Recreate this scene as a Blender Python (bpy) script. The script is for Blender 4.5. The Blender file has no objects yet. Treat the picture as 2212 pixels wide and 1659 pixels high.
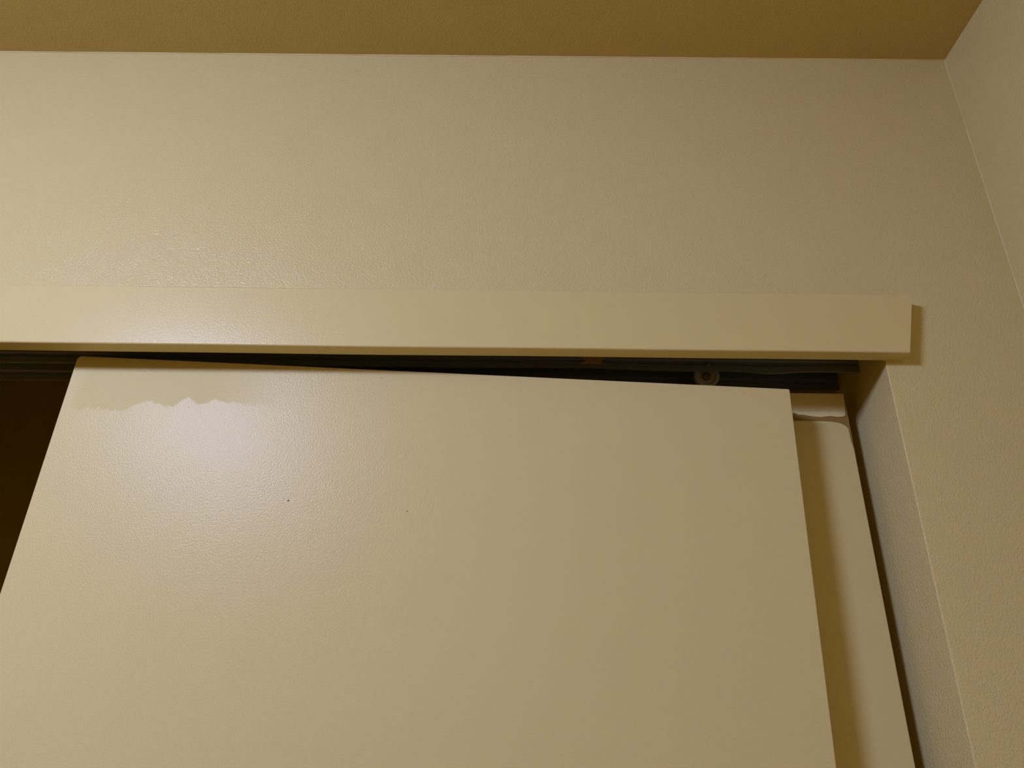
import bpy, bmesh, math, random
from mathutils import Vector, Matrix
random.seed(7)
S = bpy.context.scene
C = S.collection

# ------------------------------------------------------------------ camera, world, exposure
CAM_Z, CAM_Y = 1.6791, -0.66
PITCH, ROLL, YAW = 0.4403, 0.0151, 0.0075
FOCAL = 1622.3                                   # in pixels of a 2212 wide frame
cd = bpy.data.cameras.new('camera'); cam = bpy.data.objects.new('camera', cd); C.objects.link(cam)
cd.sensor_fit = 'HORIZONTAL'; cd.sensor_width = 36.0; cd.lens = 36.0 * FOCAL / 2212.0
cd.clip_start = 0.01; cd.clip_end = 50
fw = Vector((-math.sin(YAW) * math.cos(PITCH), math.cos(YAW) * math.cos(PITCH), math.sin(PITCH)))
rt = Vector((math.cos(YAW), math.sin(YAW), 0)); up = rt.cross(fw)
r2 = rt * math.cos(ROLL) + up * math.sin(ROLL); u2 = up * math.cos(ROLL) - rt * math.sin(ROLL)
M = Matrix((r2, u2, -fw)).transposed().to_4x4(); M.translation = (0, CAM_Y, CAM_Z)
cam.matrix_world = M
S.camera = cam

w = bpy.data.worlds.new('world'); S.world = w; w.use_nodes = True
w.node_tree.nodes['Background'].inputs[0].default_value = (0, 0, 0, 1)
w.node_tree.nodes['Background'].inputs[1].default_value = 0.0
vs = S.view_settings
vs.view_transform = 'Standard'; vs.look = 'None'; vs.gamma = 1.0; vs.use_curve_mapping = False
vs.exposure = 0.0
LAMP = 85.0                                      # radiance of the ceiling lamp's glass dome
LAMP_COLOR = (0.655, 0.738, 1.18)
S.cycles.max_bounces = 12; S.cycles.diffuse_bounces = 8

# ------------------------------------------------------------------ measures of the place (metres)
CEIL = 2.433
X_RIGHT = 0.5157                                 # right wall
X_JAMB = 0.3624                                  # right edge of the closet opening
X_OPEN = -1.05                                   # left edge of the closet opening
HEAD = 2.060                                     # underside of the opening's head
WALL_T = 0.115
TRIM_TOP, TRIM_BOT, TRIM_T = 2.0868, 2.0204, 0.0170
X_LEFT, Y_FRONT, CLOSET_D = -2.3, -2.4, 0.72

# ------------------------------------------------------------------ helpers
def mesh_obj(name, bm, mat, parent=None, smooth=False, kind=None):
    bmesh.ops.recalc_face_normals(bm, faces=bm.faces[:])
    me = bpy.data.meshes.new(name); bm.to_mesh(me); bm.free()
    if mat: me.materials.append(mat)
    if smooth:
        for p in me.polygons: p.use_smooth = True
    o = bpy.data.objects.new(name, me); C.objects.link(o)
    if parent is not None: o.parent = parent
    if kind: o['kind'] = kind
    return o

def tag(o, label=None, cat=None, group=None, kind=None):
    if label: o['label'] = label
    if cat: o['category'] = cat
    if group: o['group'] = group
    if kind: o['kind'] = kind
    return o

def empty(name, loc):
    o = bpy.data.objects.new(name, None); o.empty_display_size = 0.05
    C.objects.link(o); o.location = loc
    return o

def box(bm, x0, x1, y0, y1, z0, z1):
    v = [bm.verts.new((x, y, z)) for x in (x0, x1) for y in (y0, y1) for z in (z0, z1)]
    for f in ((0, 1, 3, 2), (4, 6, 7, 5), (0, 4, 5, 1), (2, 3, 7, 6), (0, 2, 6, 4), (1, 5, 7, 3)):
        bm.faces.new([v[i] for i in f])

def prism_xz(bm, poly, y0, y1):
    a = [bm.verts.new((x, y0, z)) for x, z in poly]; b = [bm.verts.new((x, y1, z)) for x, z in poly]
    n = len(poly)
    bm.faces.new(a); bm.faces.new(b[::-1])
    for i in range(n):
        bm.faces.new((a[i], b[i], b[(i + 1) % n], a[(i + 1) % n]))

def prism_xy(bm, poly, z0, z1):
    a = [bm.verts.new((x, y, z0)) for x, y in poly]; b = [bm.verts.new((x, y, z1)) for x, y in poly]
    n = len(poly)
    bm.faces.new(a); bm.faces.new(b[::-1])
    for i in range(n):
        bm.faces.new((a[i], b[i], b[(i + 1) % n], a[(i + 1) % n]))

def extrude_yz(bm, poly, xs, shift=None):
    """a section in y,z carried along x; shift(x, i) moves point i of the section up or down"""
    rings = []
    for x in xs:
        rings.append([bm.verts.new((x, y, z + (shift(x, i) if shift else 0))) for i, (y, z) in enumerate(poly)])
    n = len(poly)
    for a, b in zip(rings, rings[1:]):
        for i in range(n):
            bm.faces.new((a[i], b[i], b[(i + 1) % n], a[(i + 1) % n]))
    bm.faces.new(rings[0]); bm.faces.new(rings[-1][::-1])

def rounded(poly, radii, seg=5):
    out = []
    n = len(poly)
    for i in range(n):
        p0, p1, p2 = Vector(poly[i - 1]), Vector(poly[i]), Vector(poly[(i + 1) % n])
        r = radii[i]
        if r <= 0: out.append(tuple(p1)); continue
        a = (p0 - p1).normalized(); b = (p2 - p1).normalized()
        ang = a.angle(b); d = r / math.tan(ang / 2)
        c = p1 + (a + b).normalized() * (r / math.sin(ang / 2))
        s = p1 + a * d - c; e = p1 + b * d - c
        for k in range(seg + 1):
            v = s.lerp(e, k / seg).normalized() * r
            out.append(tuple(c + v))
    return out

def bevel(o, width, seg=3, angle=40):
    m = o.modifiers.new('bevel', 'BEVEL'); m.width = width; m.segments = seg
    m.limit_method = 'ANGLE'; m.angle_limit = math.radians(angle); m.harden_normals = False
    for p in o.data.polygons: p.use_smooth = True
    m2 = o.modifiers.new('normals', 'WEIGHTED_NORMAL'); m2.keep_sharp = True
    return o

# ------------------------------------------------------------------ materials
def new_mat(name):
    m = bpy.data.materials.new(name); m.use_nodes = True
    nt = m.node_tree
    return m, nt, nt.nodes['Principled BSDF']

def node(nt, kind, **kw):
    n = nt.nodes.new(kind)
    for k, v in kw.items(): setattr(n, k, v)
    return n

def math_node(nt, op, a, b=None, c=None, clamp=False):
    n = nt.nodes.new('ShaderNodeMath'); n.operation = op; n.use_clamp = clamp
    for i, v in enumerate((a, b, c)):
        if v is None: continue
        if isinstance(v, (int, float)): n.inputs[i].default_value = v
        else: nt.links.new(v, n.inputs[i])
    return n.outputs[0]

def paint(name, color, rough, bump, scale, spec=0.5, mottle=0.03, nibs=0.0):
    """rolled or sprayed emulsion: faint mottling of the colour, orange peel relief"""
    m, nt, b = new_mat(name); L = nt.links.new
    tc = node(nt, 'ShaderNodeTexCoord')
    n1 = node(nt, 'ShaderNodeTexNoise'); n1.inputs['Scale'].default_value = 22; n1.inputs['Detail'].default_value = 3
    L(tc.outputs['Object'], n1.inputs['Vector'])
    mix = node(nt, 'ShaderNodeMix', data_type='RGBA')
    mix.inputs['A'].default_value = (*[c * (1 - mottle) for c in color], 1)
    mix.inputs['B'].default_value = (*[min(1, c * (1 + mottle)) for c in color], 1)
    L(n1.outputs['Fac'], mix.inputs['Factor'])
    L(mix.outputs['Result'], b.inputs['Base Color'])
    b.inputs['Roughness'].default_value = rough
    b.inputs['Specular IOR Level'].default_value = spec
    n2 = node(nt, 'ShaderNodeTexNoise'); n2.inputs['Scale'].default_value = scale; n2.inputs['Detail'].default_value = 2.5
    n2.inputs['Roughness'].default_value = 0.55
    L(tc.outputs['Object'], n2.inputs['Vector'])
    bp = node(nt, 'ShaderNodeBump'); bp.inputs['Strength'].default_value = 1.0; bp.inputs['Distance'].default_value = bump
    h = n2.outputs['Fac']
    if nibs:                                     # scattered sharper nibs left by the roller
        n3 = node(nt, 'ShaderNodeTexNoise'); n3.inputs['Scale'].default_value = 520; n3.inputs['Detail'].default_value = 1.0
        mp = node(nt, 'ShaderNodeMapping'); mp.inputs['Location'].default_value = (3.1, 1.7, 5.2); mp.inputs['Scale'].default_value = (1.0, 1.0, 0.75)
        L(tc.outputs['Object'], mp.inputs['Vector']); L(mp.outputs['Vector'], n3.inputs['Vector'])
        r3 = node(nt, 'ShaderNodeMapRange', interpolation_type='SMOOTHSTEP'); r3.inputs[1].default_value = 0.56; r3.inputs[2].default_value = 0.84
        L(n3.outputs['Fac'], r3.inputs[0])
        h = math_node(nt, 'MULTIPLY_ADD', r3.outputs[0], nibs / bump, h)
    L(h, bp.inputs['Height'])
    L(bp.outputs['Normal'], b.inputs['Normal'])
    return m, nt, b, tc, mix, bp

CREAM = (0.66, 0.56, 0.262)
wall_paint = paint('cream wall paint', CREAM, 0.17, 0.00075, 430, spec=0.25, nibs=0.0002, mottle=0.03)[0]
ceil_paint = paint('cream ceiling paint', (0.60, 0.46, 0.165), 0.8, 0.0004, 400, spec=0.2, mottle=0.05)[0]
trim_paint = paint('cream gloss trim paint', (0.67, 0.565, 0.255), 0.27, 0.00012, 420, spec=0.27, mottle=0.02)[0]
door_paint = paint('cream satin door paint', (0.66, 0.56, 0.262), 0.30, 0.00026, 540, spec=0.19, mottle=0.02)[0]
caulk_mat = paint('cream caulk', (0.66, 0.565, 0.262), 0.6, 0.0004, 200, mottle=0.03)[0]
ochre = paint('ochre bounce tint', (0.57, 0.335, 0.010), 0.7, 0.001, 200, spec=0.2)[0]  # ochre invented for the unseen walls so their bounce yellows the shade
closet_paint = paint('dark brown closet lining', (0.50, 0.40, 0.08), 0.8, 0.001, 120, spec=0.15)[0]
bare_wood = paint('bare brown primer', (0.29, 0.18, 0.045), 0.75, 0.0003, 160, spec=0.25, mottle=0.12)[0]
smear_mat = paint('tan paint smear', (0.42, 0.25, 0.08), 0.7, 0.0004, 300, spec=0.2, mottle=0.1)[0]
speck_mat = paint('dark speck', (0.22, 0.16, 0.09), 0.7, 0.0002, 400, spec=0.2)[0]
nylon = paint('grey nylon', (0.48, 0.43, 0.31), 0.5, 0.0001, 200)[0]
hub_mat = paint('brown roller hub', (0.20, 0.13, 0.06), 0.5, 0.0001, 200)[0]

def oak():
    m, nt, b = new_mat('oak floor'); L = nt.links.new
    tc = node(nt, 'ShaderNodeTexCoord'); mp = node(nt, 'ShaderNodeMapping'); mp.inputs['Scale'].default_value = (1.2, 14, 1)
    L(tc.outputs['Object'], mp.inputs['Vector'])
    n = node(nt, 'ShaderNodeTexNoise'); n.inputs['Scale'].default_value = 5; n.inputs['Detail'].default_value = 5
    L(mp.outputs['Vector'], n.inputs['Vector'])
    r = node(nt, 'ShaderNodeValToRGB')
    r.color_ramp.elements[0].color = (0.43, 0.27, 0.011, 1); r.color_ramp.elements[1].color = (0.54, 0.355, 0.016, 1)  # saturated yellow put into the unseen floor to warm its bounce light
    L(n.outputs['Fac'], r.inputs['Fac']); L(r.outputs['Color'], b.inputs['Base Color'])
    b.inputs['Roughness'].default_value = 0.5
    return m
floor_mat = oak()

def metal(name, color, rough, metallic=0.6):
    m, nt, b = new_mat(name); L = nt.links.new
    tc = node(nt, 'ShaderNodeTexCoord'); mp = node(nt, 'ShaderNodeMapping'); mp.inputs['Scale'].default_value = (4, 160, 160)
    L(tc.outputs['Object'], mp.inputs['Vector'])
    n = node(nt, 'ShaderNodeTexNoise'); n.inputs['Scale'].default_value = 1.5; n.inputs['Detail'].default_value = 4
    L(mp.outputs['Vector'], n.inputs['Vector'])
    r = node(nt, 'ShaderNodeValToRGB')
    r.color_ramp.elements[0].color = (*[c * 0.75 for c in color], 1); r.color_ramp.elements[1].color = (*[c * 1.25 for c in color], 1)
    L(n.outputs['Fac'], r.inputs['Fac']); L(r.outputs['Color'], b.inputs['Base Color'])
    b.inputs['Roughness'].default_value = rough; b.inputs['Metallic'].default_value = metallic
    return m
track_metal = metal('dull dark track metal', (0.17, 0.175, 0.17), 0.6, 0.35)
bracket_metal = metal('dull bracket steel', (0.18, 0.16, 0.13), 0.5, 0.7)

def lamp_glass():
    m, nt, b = new_mat('lit opal glass')
    b.inputs['Base Color'].default_value = (0.9, 0.88, 0.82, 1); b.inputs['Roughness'].default_value = 0.3
    b.inputs['Emission Color'].default_value = (*LAMP_COLOR, 1); b.inputs['Emission Strength'].default_value = LAMP
    return m

# ------------------------------------------------------------------ the room shell
# wall with the closet opening: right pier, head, left pier in one mesh; the pier's corner is rounded with a slight proud bead
bm = bmesh.new()
R = 0.0013
arc = [(X_JAMB + R - R * math.sin(a), R - R * math.cos(a)) for a in [math.pi / 2 * k / 6 for k in range(7)]]
bead = [(X_JAMB + 0.0060, 0.0)]
pier = [(X_RIGHT, WALL_T), (X_RIGHT, 0.0)] + bead + [(x, y) for x, y in arc] + [(X_JAMB, WALL_T)]
prism_xy(bm, pier, 0.0, HEAD)
box(bm, X_LEFT, X_RIGHT, 0.0, WALL_T, HEAD, CEIL)
box(bm, X_LEFT, X_OPEN, 0.0, WALL_T, 0.0, HEAD)
wall_back = mesh_obj('wall_back', bm, wall_paint, kind='structure')
tag(wall_back, 'cream textured wall above and beside the closet opening')

bm = bmesh.new(); box(bm, X_RIGHT, X_RIGHT + 0.10, Y_FRONT, CLOSET_D + WALL_T, 0, CEIL)
wall_right = mesh_obj('wall_right', bm, wall_paint, kind='structure'); tag(wall_right, 'cream side wall at the right edge of the picture')
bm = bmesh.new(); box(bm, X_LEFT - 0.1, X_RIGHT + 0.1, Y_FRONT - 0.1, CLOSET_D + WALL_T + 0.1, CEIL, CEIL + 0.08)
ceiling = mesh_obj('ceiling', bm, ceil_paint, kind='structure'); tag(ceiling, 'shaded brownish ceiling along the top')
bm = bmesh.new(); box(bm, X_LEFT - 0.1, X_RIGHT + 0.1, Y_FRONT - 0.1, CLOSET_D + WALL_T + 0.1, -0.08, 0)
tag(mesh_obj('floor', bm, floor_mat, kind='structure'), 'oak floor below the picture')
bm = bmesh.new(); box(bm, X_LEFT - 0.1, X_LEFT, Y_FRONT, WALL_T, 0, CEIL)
tag(mesh_obj('wall_left', bm, ochre, kind='structure'), 'wall outside the picture on the left, tinted ochre to warm the bounce light')
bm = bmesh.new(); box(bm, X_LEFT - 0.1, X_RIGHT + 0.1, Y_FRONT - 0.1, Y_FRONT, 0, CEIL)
tag(mesh_obj('wall_front', bm, ochre, kind='structure'), 'wall behind the camera, tinted ochre to warm the bounce light')
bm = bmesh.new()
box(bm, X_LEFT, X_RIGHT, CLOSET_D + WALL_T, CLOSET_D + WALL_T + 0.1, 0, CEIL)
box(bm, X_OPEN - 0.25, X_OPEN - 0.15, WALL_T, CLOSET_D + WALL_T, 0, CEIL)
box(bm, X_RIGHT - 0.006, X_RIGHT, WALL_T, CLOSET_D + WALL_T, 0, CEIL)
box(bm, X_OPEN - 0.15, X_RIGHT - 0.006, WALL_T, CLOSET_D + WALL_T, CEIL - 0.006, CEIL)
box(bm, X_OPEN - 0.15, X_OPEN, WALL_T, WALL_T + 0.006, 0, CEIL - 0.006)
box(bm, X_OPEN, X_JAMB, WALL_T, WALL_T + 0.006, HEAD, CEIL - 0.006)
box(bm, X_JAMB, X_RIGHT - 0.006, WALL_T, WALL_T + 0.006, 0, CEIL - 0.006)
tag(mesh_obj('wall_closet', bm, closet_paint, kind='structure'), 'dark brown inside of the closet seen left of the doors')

# uneven painted caulk along the ceiling joint and down the corner
def wob(x, a): return sum(math.sin(x * f + ph) * k for f, ph, k in a)
bm = bmesh.new(); rings = []
for i in range(241):
    x = -0.9 + (X_RIGHT + 0.9) * i / 240
    h = 0.0017 + 0.0009 * wob(x, ((37, 0.3, .5), (71, 1.1, .4), (143, 2.0, .3)))
    d = 0.0014
    rings.append([bm.verts.new(v) for v in ((x, 0.0005, CEIL - h), (x, -0.45 * d, CEIL - 0.45 * h), (x, -d, CEIL + 0.0005), (x, 0.0005, CEIL + 0.0005))])
for a, b in zip(rings, rings[1:]):
    for k in range(4): bm.faces.new((a[k], b[k], b[(k + 1) % 4], a[(k + 1) % 4]))
mesh_obj('caulk_bead', bm, caulk_mat, wall_back, smooth=True)
bm = bmesh.new(); rings = []
for i in range(241):
    z = 1.35 + (CEIL - 1.35) * i / 240
    r = 0.0013 + 0.0006 * wob(z, ((23, 0.8, .5), (57, 2.1, .5), (120, .4, .3)))
    ring = [(X_RIGHT + .0005, -r * 1.3), (X_RIGHT - 0.38 * r, -0.38 * r), (X_RIGHT - r, .0005), (X_RIGHT + .0005, .0005)]
    rings.append([bm.verts.new((x, y, z)) for x, y in ring])
for a, b in zip(rings, rings[1:]):
    for k in range(4): bm.faces.new((a[k], b[k], b[(k + 1) % 4], a[(k + 1) % 4]))
mesh_obj('caulk_bead', bm, caulk_mat, wall_right, smooth=True)

# header trim board: nailed over the top of the opening, right end cut slightly out of square
bm = bmesh.new()
prof = rounded([(-TRIM_T, TRIM_BOT), (-TRIM_T, TRIM_TOP), (0.0, TRIM_TOP), (0.0, TRIM_BOT)], [0.0018, 0.0017, 0, 0.0005], 5)
def endx(z): return 0.3788 + (z - TRIM_BOT) / (TRIM_TOP - TRIM_BOT) * 0.0159
xs = [-1.22 + (0.36 + 1.22) * i / 60 for i in range(61)]
rings = []
for x in xs + [None]:
    ring = []
    for y, z in prof:
        xx = endx(z) if x is None else x
        lo = z < (TRIM_TOP + TRIM_BOT) / 2
        ring.append(bm.verts.new((xx, y, z + (0.00035 * wob(xx, ((9, .2, .6), (21, 1.3, .4))) if lo else 0.0003 * wob(xx, ((17, 2.2, .6), (39, .3, .4)))))))
    rings.append(ring)
n = len(prof)
for a, b in zip(rings, rings[1:]):
    for k in range(n): bm.faces.new((a[k], b[k], b[(k + 1) % n], a[(k + 1) % n]))
bm.faces.new(rings[0]); bm.faces.new(rings[-1][::-1])
trim = mesh_obj('trim_1', bm, trim_paint, kind='structure')
for p in trim.data.polygons: p.use_smooth = len(p.vertices) == 4
m = trim.modifiers.new('normals', 'WEIGHTED_NORMAL'); m.keep_sharp = True
tag(trim, 'long cream header trim board over the sliding closet doors')

# ------------------------------------------------------------------ ceiling lamp (above and left of the view, gives all the light)
lamp = empty('ceiling_lamp', (-0.73, -1.01, CEIL))
tag(lamp, 'round opal glass ceiling lamp on a short stem, up left outside the picture', 'lamp')
def lathe(bm, prof, seg=32):
    rings = []
    for r, z in prof:
        rings.append([bm.verts.new((r * math.cos(2 * math.pi * k / seg), r * math.sin(2 * math.pi * k / seg), z)) for k in range(seg)] if r > 1e-6 else [bm.verts.new((0, 0, z))])
    for a, b in zip(rings, rings[1:]):
        for k in range(seg):
            k2 = (k + 1) % seg
            if len(a) == 1: bm.faces.new((a[0], b[k2], b[k]))
            elif len(b) == 1: bm.faces.new((a[k], a[k2], b[0]))
            else: bm.faces.new((a[k], a[k2], b[k2], b[k]))
bm = bmesh.new(); lathe(bm, [(0, 0), (0.070, 0), (0.074, -0.008), (0.060, -0.022), (0.016, -0.026), (0.014, -0.044), (0, -0.044)])
mesh_obj('canopy', bm, bracket_metal, lamp)
bm = bmesh.new(); lathe(bm, [(0, -0.035), (0.10, -0.037), (0.160, -0.048), (0.166, -0.054), (0.160, -0.056), (0, -0.042)])
mesh_obj('lamp_cover', bm, bracket_metal, lamp)
bm = bmesh.new(); lathe(bm, [(0.152, -0.0568)] + [(0.152 * math.cos(a), -0.060 - 0.112 * math.sin(a)) for a in [math.pi / 2 * k / 8 for k in range(8)]] + [(0, -0.172)], 28)
mesh_obj('lamp_glass', bm, lamp_glass(), lamp, smooth=True)

# ------------------------------------------------------------------ overhead double track
track = empty('door_track', (-0.35, 0.055, HEAD))
tag(track, 'dark metal double sliding door track under the header trim', 'track', kind='thing')
xs = [-1.045 + (0.3612 + 1.045) * i / 180 for i in range(181)]
ox, oy, oz = track.location
def g(x, c, s): return math.exp(-((x - c) / s) ** 2)
def rail(name, y, bot, thick, step, dent):
    """a hanging rail with a proud upper ledge, a groove and a lower lip; the lip is bent in places"""
    top = HEAD - 0.0022
    prof = [(y - step, top), (y - step, bot + 0.0125), (y, bot + 0.0110), (y, bot + 0.0085), (y - 0.7 * step, bot + 0.0070),
            (y - 0.7 * step, bot + 0.0006), (y + 0.2 * thick, bot), (y + thick, bot + 0.0008), (y + thick, top)]
    bm = bmesh.new()
    extrude_yz(bm, [(a - oy, b - oz) for a, b in prof], [x - ox for x in xs], lambda x, i: dent(x + ox) if i in (4, 5, 6, 7) else 0)
    return mesh_obj(name, bm, track_metal, track)
bm = bmesh.new(); box(bm, -1.045 - ox, 0.3612 - ox, 0.006 - oy, 0.110 - oy, -0.0022, 0.0); mesh_obj('track_web', bm, track_metal, track)
rail('track_rail', 0.0060, 2.0370, 0.0018, -0.0010, lambda x: 0)
rail('track_rail', 0.0535, 2.0334, 0.0020, 0.0018, lambda x: -0.0030 * g(x, 0.268, 0.026) - 0.0011 * g(x, 0.17, 0.05) + 0.0012 * g(x, 0.06, 0.06))
rail('track_rail', 0.1050, 2.0368, 0.0018, 0.0012, lambda x: 0.0006 * math.sin(x * 11))
bm = bmesh.new()
prism_xz(bm, [(x - ox, z - oz) for x, z in ((0.0655, 2.0392), (0.0705, 2.0414), (0.0735, 2.0426), (0.0690, 2.0445), (0.0682, 2.0475), (0.0925, 2.0475), (0.0910, 2.0445), (0.0878, 2.0420), (0.0905, 2.0400), (0.0860, 2.0386), (0.0760, 2.0394))], 0.0507 - oy, 0.0524 - oy)
tag(mesh_obj('paint_smear', bm, smear_mat, track), 'tan smear of paint on the rail')
bm = bmesh.new()
bmesh.ops.create_uvsphere(bm, u_segments=12, v_segments=8, radius=0.0019, matrix=Matrix.Translation((0.2027 - ox, 0.0520 - oy, 2.0408 - oz)) @ Matrix.Diagonal((1, .55, 1, 1)))
mesh_obj('screw_head', bm, track_metal, track, smooth=True)

# ------------------------------------------------------------------ rear sliding door
Y_R = 0.0660; R_RIGHT, R_W, R_TOP, R_BOT, R_T = 0.3474, 0.755, 2.0152, 0.012, 0.030
rear = empty('sliding_door', (R_RIGHT - R_W / 2, Y_R + R_T / 2, R_BOT))
tag(rear, 'cream rear sliding door with worn top edge, mostly hidden behind the tilted door', 'door', 'sliding closet doors', 'thing')
def rl(pts): return [(x - (R_RIGHT - R_W / 2), z - R_BOT) for x, z in pts]
RY = -R_T / 2
bm = bmesh.new()
prism_xz(bm, rl(rounded([(R_RIGHT - R_W, R_BOT), (R_RIGHT, R_BOT), (R_RIGHT, R_TOP), (R_RIGHT - R_W, R_TOP)], [0.001, 0.001, 0.002, 0.002], 4)), RY, -RY)
slab = bevel(mesh_obj('door_panel', bm, bare_wood, rear), 0.0010)
tag(slab, 'bare brown board showing along the top and right edge')
# paint over the panel: stops short of the top with a ragged line and a rounded corner, runs to the edge lower down
bm = bmesh.new()
e = R_RIGHT - 0.0012
coat = [(R_RIGHT - R_W + 0.001, R_BOT + 0.001), (e, R_BOT + 0.001), (e, 1.9520), (0.3449, 1.9590), (0.3446, 1.9670), (0.3444, 1.9742), (0.3424, 1.9770),
        (0.3371, 1.9803), (0.3277, 1.9819), (0.3190, 1.9823), (0.3109, 1.9821), (0.3000, 1.9825), (0.2897, 1.9824), (0.20, 1.9820), (R_RIGHT - R_W + 0.001, 1.9825)]
prism_xz(bm, rl(coat), RY - 0.0006, RY + 0.0004)
tag(mesh_obj('paint_coat', bm, door_paint, rear), 'cream paint coat with a rounded upper corner')
bm = bmesh.new()
band = [(R_RIGHT - R_W + 0.002, 1.990), (0.27, 1.9915), (0.2870, 1.9908), (0.2912, 1.9915), (0.2951, 1.9892), (0.3000, 1.9893), (0.3046, 1.9883), (0.3117, 1.9873), (0.3189, 1.9869), (0.3250, 1.9878),
        (0.3287, 1.9881), (0.3358, 1.9871), (0.3400, 1.9876), (0.3433, 1.9884), (0.3444, 1.9910), (0.3450, 1.9990), (0.3458, 2.0090), (0.3460, R_TOP - 0.0012), (R_RIGHT - R_W + 0.002, R_TOP - 0.0012)]
prism_xz(bm, rl(band), RY - 0.0006, RY + 0.0004)
tag(mesh_obj('paint_strip', bm, door_paint, rear), 'ragged strip of older paint along the top')
streak_mat = paint('painted light streak', (0.76, 0.67, 0.36), 0.5, 0.0006, 300, mottle=0.08)[0]  # paler colour paints in the lit band just below the header's shadow
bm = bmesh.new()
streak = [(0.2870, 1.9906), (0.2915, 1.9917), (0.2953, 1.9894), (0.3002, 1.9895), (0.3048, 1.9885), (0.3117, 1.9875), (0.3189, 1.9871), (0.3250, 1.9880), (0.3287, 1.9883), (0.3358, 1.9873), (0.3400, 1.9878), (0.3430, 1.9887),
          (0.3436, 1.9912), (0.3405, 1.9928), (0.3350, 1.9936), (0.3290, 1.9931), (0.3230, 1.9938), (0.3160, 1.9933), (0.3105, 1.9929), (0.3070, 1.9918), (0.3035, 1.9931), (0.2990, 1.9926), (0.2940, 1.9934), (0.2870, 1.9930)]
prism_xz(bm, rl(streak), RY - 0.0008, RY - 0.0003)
tag(mesh_obj('lit_streak', bm, streak_mat, rear), 'lit band of the strip, its brightness painted in')
# nylon roller on its bracket
def disc(bm, cx, cz, prof, seg=28):
    """a turned body about the y axis: prof is (radius, y)"""
    rings = [[bm.verts.new((cx + r * math.cos(2 * math.pi * k / seg), y, cz + r * math.sin(2 * math.pi * k / seg))) for k in range(seg)] for r, y in prof]
    for a, b in zip(rings, rings[1:]):
        for k in range(seg): bm.faces.new((a[k], b[k], b[(k + 1) % seg], a[(k + 1) % seg]))
    bm.faces.new(rings[0]); bm.faces.new(rings[-1][::-1])
wx, wz = 0.2063 - (R_RIGHT - R_W / 2), 2.0385 - R_BOT
yy = 0.0775 - (Y_R + R_T / 2)
bm = bmesh.new(); box(bm, wx - 0.011, wx + 0.011, yy + 0.0045, yy + 0.0062, R_TOP - R_BOT - 0.020, wz + 0.010)
brk = bevel(mesh_obj('roller_bracket', bm, bracket_metal, rear), 0.0005)
bm = bmesh.new(); disc(bm, wx, wz, [(0.0080, yy + 0.001), (0.0088, yy - 0.0006), (0.0105, yy - 0.0030), (0.0128, yy - 0.0034), (0.0136, yy - 0.0026), (0.0136, yy + 0.0034), (0.0128, yy + 0.004)])
roller = mesh_obj('roller', bm, nylon, rear); tag(roller, 'grey nylon roller wheel')
for p in roller.data.polygons: p.use_smooth = len(p.vertices) == 4
bm = bmesh.new(); disc(bm, wx, wz, [(0.0020, yy - 0.0024), (0.0045, yy - 0.0018), (0.0050, yy + 0.0004), (0.0050, yy + 0.0042)], 16)
mesh_obj('roller_hub', bm, hub_mat, roller)

# ------------------------------------------------------------------ front sliding door: off its track, leaning to the right on one bottom corner
Y_F, F_T = 0.0180, 0.030
TILT = math.radians(1.79)
UP = Vector((math.sin(TILT), math.cos(TILT))); RT = Vector((math.cos(TILT), -math.sin(TILT)))
TR, TL = Vector((0.2712, 1.9968)), Vector((-0.4470, 2.0247))
F_H = (TR.y - 0.0) / UP.y
BR = TR - UP * F_H                                # the bottom corner that stands on the floor
front = empty('sliding_door', (BR.x, Y_F + F_T / 2, BR.y)); front.rotation_euler = (0, TILT, 0)
tag(front, 'large cream front sliding door tilted off its track with a dull stain at top left', 'door', 'sliding closet doors', 'thing')
def fl(x, z):
    d = Vector((x, z)) - BR
    return (d.dot(RT), d.dot(UP))
tl = fl(*TL); tr = fl(*TR)
FY = -F_T / 2

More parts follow.
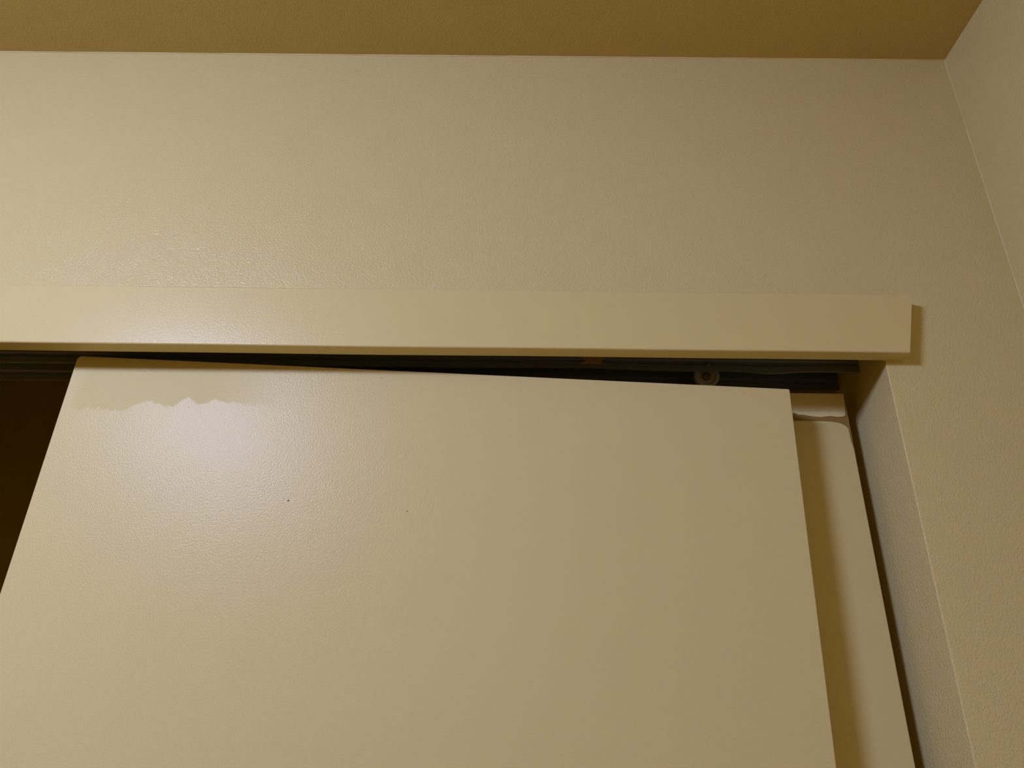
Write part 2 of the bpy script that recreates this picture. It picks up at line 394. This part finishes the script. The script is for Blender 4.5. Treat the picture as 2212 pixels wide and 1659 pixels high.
def stained_paint():
    m, nt, b, tc, mix, bp = paint('cream satin door paint with dull patch', (0.66, 0.56, 0.262), 0.30, 0.00026, 540, spec=0.19, mottle=0.02)
    L = nt.links.new
    sep = node(nt, 'ShaderNodeSeparateXYZ'); L(tc.outputs['Object'], sep.inputs[0])
    pts = [fl(x, z) for x, z in ((-0.4470, 1.9700), (-0.4328, 1.9649), (-0.4218, 1.9666), (-0.3916, 1.9642), (-0.3769, 1.9701), (-0.3641, 1.9743), (-0.3522, 1.9725), (-0.3423, 1.9686),
           (-0.334, 1.9727), (-0.3258, 1.9778), (-0.3133, 1.9725), (-0.2957, 1.9762), (-0.2723, 1.9735), (-0.2351, 1.972), (-0.19, 1.975))]
    x0, x1 = pts[0][0], pts[-1][0]; z0 = min(p[1] for p in pts) - 0.01; dz = 0.05
    u = node(nt, 'ShaderNodeMapRange'); u.inputs[1].default_value = x0; u.inputs[2].default_value = x1
    L(sep.outputs['X'], u.inputs[0])
    fc = node(nt, 'ShaderNodeFloatCurve'); cv = fc.mapping.curves[0]
    P = [((p[0] - x0) / (x1 - x0), (p[1] - z0) / dz) for p in pts]
    cv.points[0].location = P[0]; cv.points[1].location = P[-1]
    for q in P[1:-1]: cv.points.new(*q)
    for q in cv.points: q.handle_type = 'AUTO_CLAMPED'
    fc.mapping.update()
    L(u.outputs[0], fc.inputs['Value'])
    edge = math_node(nt, 'MULTIPLY_ADD', fc.outputs[0], dz, z0)
    ns = node(nt, 'ShaderNodeTexNoise'); ns.inputs['Scale'].default_value = 190; ns.inputs['Detail'].default_value = 5
    L(tc.outputs['Object'], ns.inputs['Vector'])
    wobble = math_node(nt, 'MULTIPLY_ADD', ns.outputs['Fac'], 0.012, -0.006)
    d = math_node(nt, 'ADD', math_node(nt, 'SUBTRACT', sep.outputs['Z'], edge), wobble)
    m1 = node(nt, 'ShaderNodeMapRange', interpolation_type='SMOOTHSTEP'); m1.inputs[1].default_value = -0.0007; m1.inputs[2].default_value = 0.0013
    L(d, m1.inputs[0])
    m2 = node(nt, 'ShaderNodeMapRange', interpolation_type='SMOOTHSTEP'); m2.inputs[1].default_value = x1 - 0.02; m2.inputs[2].default_value = x1 - 0.13
    L(sep.outputs['X'], m2.inputs[0])
    m3 = node(nt, 'ShaderNodeMapRange', interpolation_type='SMOOTHSTEP'); m3.inputs[1].default_value = fl(-0.446, 1.97)[0]; m3.inputs[2].default_value = fl(-0.430, 1.97)[0]
    L(sep.outputs['X'], m3.inputs[0])
    mask = math_node(nt, 'MULTIPLY', math_node(nt, 'MULTIPLY', m1.outputs[0], m2.outputs[0]), m3.outputs[0])
    c2 = node(nt, 'ShaderNodeMix', data_type='RGBA'); c2.inputs['B'].default_value = (0.625, 0.525, 0.225, 1)
    L(mask, c2.inputs['Factor']); L(mix.outputs['Result'], c2.inputs['A'])
    L(c2.outputs['Result'], b.inputs['Base Color'])
    L(math_node(nt, 'MULTIPLY_ADD', mask, 0.17, 0.30), b.inputs['Roughness'])
    return m
bm = bmesh.new()
bl = (tl[0], 0.0)
prism_xz(bm, rounded([bl, (0.0, 0.0), tr, tl], [0.001, 0.001, 0.0016, 0.0045], 5), FY, -FY)
bevel(mesh_obj('door_panel', bm, stained_paint(), front), 0.0012)
for x, z, r in ((-0.2115, 1.8760, 0.0009), (-0.1000, 1.8674, 0.0006), (-0.1365, 2.0037, 0.0005), (-0.3228, 1.9694, 0.00045)):
    a, b_ = fl(x, z)
    bm = bmesh.new()
    bmesh.ops.create_uvsphere(bm, u_segments=8, v_segments=6, radius=r, matrix=Matrix.Translation((a, FY, b_)) @ Matrix.Diagonal((1.2, .35, 0.9, 1)))
    mesh_obj('speck', bm, speck_mat, front, smooth=True)
